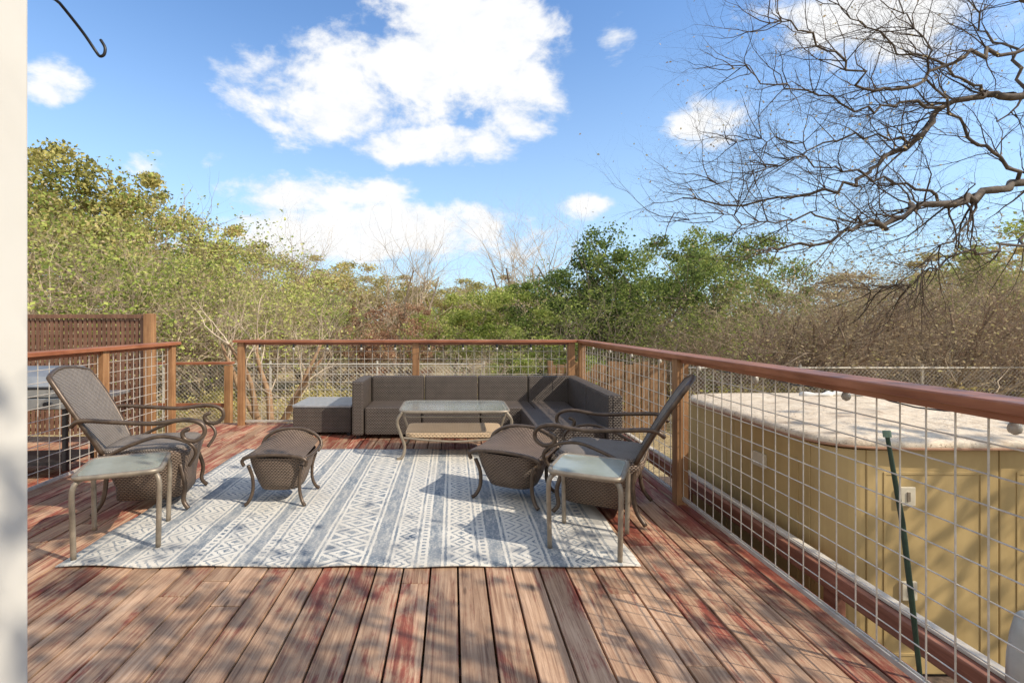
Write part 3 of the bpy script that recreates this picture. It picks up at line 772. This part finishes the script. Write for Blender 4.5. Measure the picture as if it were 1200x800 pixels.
trees=[
('oak_tree',oakA,-70,13,130,9,'tall olive green oak cut by the left edge of the picture','tree'),
('oak_tree',oakB,40,14,150,8.5,'tall olive green oak rising at the far left above the lattice screen','tree'),
('oak_tree',oakA,112,15,158,8.5,'olive green oak second from the left edge, lower than its neighbour','tree'),
('oak_tree',oakB,172,17,205,7,'rounded olive oak where the left treeline steps down','tree'),
('oak_tree',oakA,235,19,238,8,'distant olive oak above the gap between left and back railings','tree'),
('oak_tree',oakB,292,20,272,8,'distant low oak above the leftmost back railing post','tree'),
('oak_tree',oakA,352,23,288,9,'distant oak in the treeline above the grey storage ottoman','tree'),
('oak_tree',oakB,412,25,302,9,'distant oak in the treeline above the left arm of the sofa','tree'),
('oak_tree',oakA,470,26,314,9,'distant oak in the treeline above the middle railing post','tree'),
('oak_tree',oakB,530,26,322,9,'distant oak in the lowest dip of the treeline','tree'),
('oak_tree',oakA,590,25,314,9,'distant oak right of the dip in the treeline','tree'),
('bare_brush',brushC,50,9.5,240,5.6,'greyish twiggy brush rising behind the lattice screen','shrub'),
('bare_brush',brushA,118,10.5,225,6.0,'pale twiggy brush over the left railing end','shrub'),
('bare_brush',brushC,182,11,250,5.4,'sparse leafed brush over the cedar post of the lattice screen','shrub'),
('green_bush',grnA,215,12.5,285,4.2,'low olive green bush behind the stair gap','shrub'),
('bare_brush',brushA,245,11.5,262,5.2,'pale twiggy brush seen through the stair gap','shrub'),
('bare_brush',brushC,300,12,290,4.8,'sparse leafed brush above the left back corner post','shrub'),
('bare_brush',brushA,385,13,312,4.4,'pale twiggy brush above the low chain link fence','shrub'),
('green_bush',grnA,352,14,330,4.4,'green bush among the brush left of the russet bush','shrub'),
('russet_bush',redA,468,12.5,338,2.8,'russet brown bush above the sofa back','shrub'),
('russet_bush',redA,425,13.5,345,2.6,'smaller russet bush left of the main russet bush','shrub'),
('green_bush',grnA,540,14,333,4.2,'light green bush in the middle behind the back railing','shrub'),
('green_bush',grnA,596,12.5,325,4.0,'yellow green bush left of the dark junipers','shrub'),
('juniper_tree',junB,648,13.5,298,4.2,'leftmost low juniper beside the yellow green bush','tree'),
('juniper_tree',junA,702,13,245,5.2,'dark juniper with the tallest tip above the deck corner','tree'),
('juniper_tree',junB,758,12.5,255,4.6,'broad dark juniper right of the tallest one','tree'),
('juniper_tree',junA,815,14,248,5.2,'dark juniper behind the railing post by the right armchair','tree'),
('juniper_tree',junB,868,15,248,5.0,'rightmost dark juniper beside the brown brush','tree'),
('bare_brush',brushC,720,10.6,325,4.2,'sparse leafed brush in front of the junipers','shrub'),
('green_bush',grnA,640,9.4,385,2.6,'low green bush just beyond the back railing corner','shrub'),
('bare_brush',brushA,560,9.0,378,2.6,'low pale brush close behind the sofa','shrub'),
('bare_tree',bareA,472,21,262,8,'tall thin leafless tree standing alone above the sofa','tree'),
('bare_tree',bareA,632,19,250,8,'pale leafless tree left of the junipers','tree'),
('bare_tree',bareA,335,19,260,8,'pale leafless tree among the left treeline','tree'),
('bare_brush',brushB,850,10.5,330,4.2,'low leafless brush at the foot of the junipers','shrub'),
('bare_brush',brushA,915,11,285,5.2,'pale brown brush right of the junipers','shrub'),
('bare_brush',brushB,975,10.5,282,5.2,'reddish brown brush above the hot tub lid','shrub'),
('bare_brush',brushA,1035,11,270,5.4,'pale brown brush under the left limbs of the big oak','shrub'),
('bare_brush',brushB,1100,10.6,262,5.4,'reddish brown brush under the middle of the big oak','shrub'),
('bare_brush',brushA,1165,11,255,5.4,'pale brown brush near the right edge','shrub'),
('bare_brush',brushB,1230,10.8,250,5.4,'reddish brown brush cut by the right edge','shrub'),
('bare_brush',brushB,790,10.5,355,3.4,'small brown brush above the right railing post','shrub'),
('oak_tree',oakT,960,17,300,8,'dry tan leafed oak behind the brown brush','tree'),
('oak_tree',oakT,1050,18,295,8,'dry tan leafed oak behind the big bare oak','tree'),
('oak_tree',oakA,1150,17,272,8,'dull green oak behind the brush at the far right','tree'),
('green_bush',grnA,1225,13,225,6.0,'green leafy tree cut by the right edge of the picture','tree'),
('bare_brush',brushA,1080,9.6,350,3.6,'low pale brush in front of the chain link fence','shrub'),
('bare_brush',brushB,1180,9.7,345,3.6,'low brown brush at the right end of the chain link fence','shrub'),
]
GR={'oak_tree':'oaks of the surrounding treeline','bare_brush':'twiggy winter brush around the yard','green_bush':'green bushes behind the deck','russet_bush':'russet bushes behind the deck','juniper_tree':'junipers behind the deck','bare_tree':'leafless trees in the distance'}
random.seed(5)
for a in trees: put(*a,group=GR[a[0]])
t=thing('small_tree','small forked leafless tree with sunlit trunks behind the left back post','tree',(-3.0,8.0,-.65))
rg_=random.Random(21);tm=MB();cm=MB()
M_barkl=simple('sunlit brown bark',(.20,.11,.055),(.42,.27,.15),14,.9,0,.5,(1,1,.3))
for k in range(5):
    a=k*1.3+.3;d=Vector((math.cos(a)*.45,math.sin(a)*.2,1)).normalized();q=Vector((math.cos(a)*.06,math.sin(a)*.06,0));pp=[q.copy()]
    for i in range(7):
        d=(d+Vector((rg_.gauss(0,.16),rg_.gauss(0,.1),.03))).normalized();q=q+d*.25;pp.append(q.copy())
    tm.tube(pp,[.07-.007*i for i in range(8)],7)
    for m in range(6):
        i=rg_.randint(3,7);grow(cm,pp[i].copy(),(d+Vector((rg_.gauss(0,.6),rg_.gauss(0,.4),.3))),.9,.012,1,3,rg_,(5,5,4,3),.3,.05)
tm.build('trunk',M_barkl,t,smooth=True);cm.build('crown',M_twig,t)

def big_oak():
    t=thing('bare_oak','large gnarled leafless oak leaning in from the right edge','tree',(11.6,8.6,-.65))
    base=Vector((11.6,8.6,-.65));rg=random.Random(77);tr=MB();tw=MB();ends=[]
    tr.tube(spline([(0,0,-.05),(.05,0,1.2),(-.1,0,2.6),(-.5,0,3.6),(-.6,.1,5.2),(-.7,0,6.6)],4),[.36,.34,.32,.31,.3,.3,.29,.28,.27,.26,.25,.24,.22,.2,.18,.16,.15,.14,.13,.12,.11],10)
    limbs=[
     ([(1290,190,8.6),(1200,215,8.3),(1150,228,8.1),(1112,240,8.0),(1075,240,7.8),(1045,262,7.7),(1010,262,7.6),(960,285,7.5),(905,290,7.4)],.07,0),
     ([(1290,90,8.6),(1200,112,8.8),(1150,110,8.9),(1105,125,9.0),(1072,165,9.0),(1035,185,9.0),(1000,215,9.0),(950,225,9.1),(880,240,9.2),(800,232,9.2)],.065,.1),
     ([(1275,60,8.6),(1190,60,8.2),(1120,70,8.0),(1060,105,7.8),(1010,95,7.7),(970,55,7.6),(930,35,7.5),(900,20,7.5)],.036,.25),
     ([(1105,125,9.0),(1060,120,8.8),(1010,130,8.6),(950,110,8.5),(900,95,8.4),(860,80,8.4)],.028,.2),
     ([(1072,165,9.0),(1010,160,9.2),(950,170,9.3),(900,160,9.4),(855,170,9.5)],.024,.15),
     ([(1112,240,8.0),(1060,215,8.0),(1000,205,8.1),(945,190,8.2),(890,200,8.2),(840,215,8.3)],.024,.1),
     ([(1200,215,8.3),(1160,180,8.1),(1130,150,8.0),(1090,90,7.9),(1080,40,7.9),(1050,-10,7.8)],.030,.2),
     ([(1275,40,8.6),(1210,10,8.8),(1170,-30,8.9),(1100,-60,9.0)],.04,.1),
     ([(1290,190,8.6),(1230,260,8.2),(1180,290,8.0),(1120,300,7.9),(1070,330,7.8),(1020,340,7.8)],.030,-.15),
     ([(1150,228,8.1),(1130,270,8.0),(1090,300,7.9),(1060,335,7.8)],.022,-.2),
     ([(1010,262,7.6),(960,250,7.7),(900,262,7.8),(850,255,7.8),(790,250,7.9)],.018,.05),
     ([(1200,112,8.8),(1180,60,8.9),(1150,20,9),(1140,-40,9)],.03,.2),
     ([(1150,110,8.9),(1110,80,8.8),(1050,50,8.8),(1000,20,8.8),(960,-10,8.8)],.024,.15),
    ]
    for path,r,bias in limbs:
        pts=[P(*q)-base for q in path];sp=spline(pts,5)
        sp=[p+Vector((rg.gauss(0,.045),rg.gauss(0,.06),rg.gauss(0,.045)))*(1 if 0<i<len(sp)-1 else 0) for i,p in enumerate(sp)]
        n=len(sp);tr.tube(sp,[r*(1-.80*i/(n-1))*rg.uniform(.9,1.15) for i in range(n)],8)
        nb=int(n*1.15)
        for k in range(nb):
            i=rg.randint(4,n-1);d=(sp[i]-sp[i-1]).normalized();ax=d.orthogonal().normalized();ax.rotate(Matrix.Rotation(rg.uniform(0,6.283),3,d))
            ang=rg.uniform(.35,1.05);nd=d*math.cos(ang)+ax*math.sin(ang)+Vector((-.1,0,bias))
            grow(tw,sp[i].copy(),nd,rg.uniform(.7,1.5),max(.009,r*(1-.78*i/n)*.34),1,3,rg,(0,7,5,3),.36,.04 if bias>=0 else -.03,ends)
    tr.build('trunk',simple('oak bark',(.045,.035,.029),(.17,.135,.105),9,.9,0,.8),t,smooth=True)
    tw.build('branches',M_twigo,t)
    me=leaf_mesh('crown',L_tan,ends,[.12]*len(ends),1500,.022,np.random.default_rng(4))
    o=bpy.data.objects.new('crown',me);C.objects.link(o);o.parent=t
big_oak()

def shade_tree():
    t=thing('shade_tree','tall oak beside the deck to the right of the viewpoint','tree',(5.3,-.9,-.65))
    rg=random.Random(35);tr=MB();tw=MB();ends=[]
    tr.tube([(0,0,0),(.05,.05,2.0),(0,0,4.4)],[.20,.16,.13],9)
    for k in range(10):
        a=k*.63+rg.uniform(-.3,.3);d=Vector((math.cos(a)*.9,math.sin(a)*.62,.42))
        grow(tw,Vector((0,0,3.7+.09*k)),d,1.9,.060,0,3,rg,(7,5,4,3),.34,.02,ends)
    tr.build('trunk',M_bark,t);tw.build('branches',M_twigo,t)
    me=leaf_mesh('crown',L_tan,ends,[.15]*len(ends),3600,.05,np.random.default_rng(9))
    o=bpy.data.objects.new('crown',me);C.objects.link(o);o.parent=t
shade_tree()

rng=np.random.default_rng(3)
cs=[(x,34+rng.uniform(-3,3),rng.uniform(-.3,2.2)+.9*math.sin(x*.21)) for x in np.linspace(-60,60,240)]
me=leaf_mesh('far_woodland',L_oak,cs,[1.7]*len(cs),40000,.16,rng);o=bpy.data.objects.new('far_woodland',me);C.objects.link(o)
tag(o,'hazy belt of far woodland along the horizon','woodland',None,'stuff')
cs=[(rng.uniform(-14,16),rng.uniform(6.6,17),-.64) for _ in range(1200)]
me=leaf_mesh('leaf_litter',L_tan,cs,[.55]*len(cs),22000,.035,rng)
co=np.empty(len(me.vertices)*3);me.vertices.foreach_get('co',co);co=co.reshape(-1,3);co[:,2]=-.645+np.abs(co[:,2]+.64)*.12;me.vertices.foreach_set('co',co.reshape(-1));me.update()
o=bpy.data.objects.new('leaf_litter',me);C.objects.link(o);tag(o,'dry fallen leaves and straw over the yard','leaf litter',None,'stuff')
cs=[(x,rng.uniform(8.0,12.5) if x>-1.2 else rng.uniform(9.4,12.5),-.45+rng.uniform(0,.35)*(x>-.5)) for x in rng.uniform(-9,14,150)]
me=leaf_mesh('undergrowth',L_oak,cs,[.42]*len(cs),24000,.03,rng);o=bpy.data.objects.new('undergrowth',me);C.objects.link(o)
tag(o,'low tangled undergrowth below the brush','undergrowth',None,'stuff')

# ------------------------------------------------------------------ world
el=R(40);az=(0.90,-0.43)
sv=Vector((az[0]*math.cos(el),az[1]*math.cos(el),math.sin(el)))
W=bpy.data.worlds.new('World');scene.world=W;W.use_nodes=True;nt=W.node_tree
bg=nt.nodes['Background'];bg.inputs[1].default_value=.15
sky=N(nt,'ShaderNodeTexSky');sky.sky_type='NISHITA';sky.sun_disc=False;sky.sun_elevation=el;sky.sun_rotation=math.atan2(sv.x,sv.y)
sky.altitude=200;sky.air_density=1.0;sky.dust_density=.6;sky.ozone_density=2.0
tc=N(nt,'ShaderNodeTexCoord');sp=N(nt,'ShaderNodeSeparateXYZ');nt.links.new(tc.outputs['Generated'],sp.inputs[0])
dx,dy,dz=[E(nt,sp.outputs[i]) for i in range(3)]
dyc=dy.max(.05);a=dx/dyc;b=dz/dyc
mp=N(nt,'ShaderNodeMapping');mp.inputs['Scale'].default_value=(1,1,1.7);nt.links.new(tc.outputs['Generated'],mp.inputs[0])
n1=E(nt,noise(nt,mp.outputs[0],5.5,9,.61,.25));n2=E(nt,noise(nt,mp.outputs[0],15,5,.62,.2))
ells=[(375,105,125,58,1),(470,90,90,60,.95),(590,60,75,85,1),(500,8,95,36,1),(505,172,80,24,1.05),(340,228,125,26,1.0),(450,275,215,36,1.15),(62,97,42,26,.78),(165,195,36,20,.85),(258,190,26,14,.8),(722,48,26,34,.85),(682,243,32,15,1.0),(830,135,50,36,.9),(1060,30,150,55,1.0)]
tot=None
for (x,y,rx,ry,w) in ells:
    u=(a-(x-CX)/FPX)*(FPX/rx);v=(b-(CY-y)/FPX)*(FPX/ry)
    m=(1.0-(u*u+v*v)*.60)*w
    tot=m if tot is None else tot.max(m)
fr=dy.gt(.05)
tot=tot.max(-.6)*fr+(1.0-fr)*.75  # extra unseen cloud cover behind the camera, added as fill light
dens=(tot*.64+(n1-.5)*2.2+(n2-.5)*.7)
cl=dens.ss(.10,.56)
shade=ramp(nt,(dens*.6+(n2-.5)*1.2+.2).s,[(.1,(5.5,5.9,6.4)),(.5,(6.8,6.85,6.9)),(1,(7.4,7.3,7.1))])
tint=mix(nt,1.0,sky.outputs[0],(1.20,1.47,1.70),'MULTIPLY')
haze=1.0-dz.ss(-.02,.58)
tint=mix(nt,haze*.65,tint,(4.3,5.7,6.8))
col=mix(nt,cl*.97,tint,shade)
nt.links.new(col,bg.inputs[0])
sun=bpy.data.lights.new('sun','SUN');sun.energy=5.0;sun.angle=R(.4);sun.color=(1,.91,.78)
so_=bpy.data.objects.new('sun',sun);C.objects.link(so_);so_.rotation_euler=sv.to_track_quat('Z','Y').to_euler();so_.location=(10,-6,12)

# ------------------------------------------------------------------ camera
cam=bpy.data.cameras.new('camera');co_=bpy.data.objects.new('camera',cam);C.objects.link(co_)
co_.location=(0,0,H);co_.rotation_euler=(R(90),0,0);cam.sensor_width=36;cam.lens=36*FPX/1200
cam.shift_x=(600-CX)/1200;cam.shift_y=-(400-CY)/1200;cam.clip_start=.05;cam.clip_end=2000
scene.camera=co_
scene.view_settings.view_transform='Standard';scene.view_settings.look='None';scene.view_settings.exposure=0
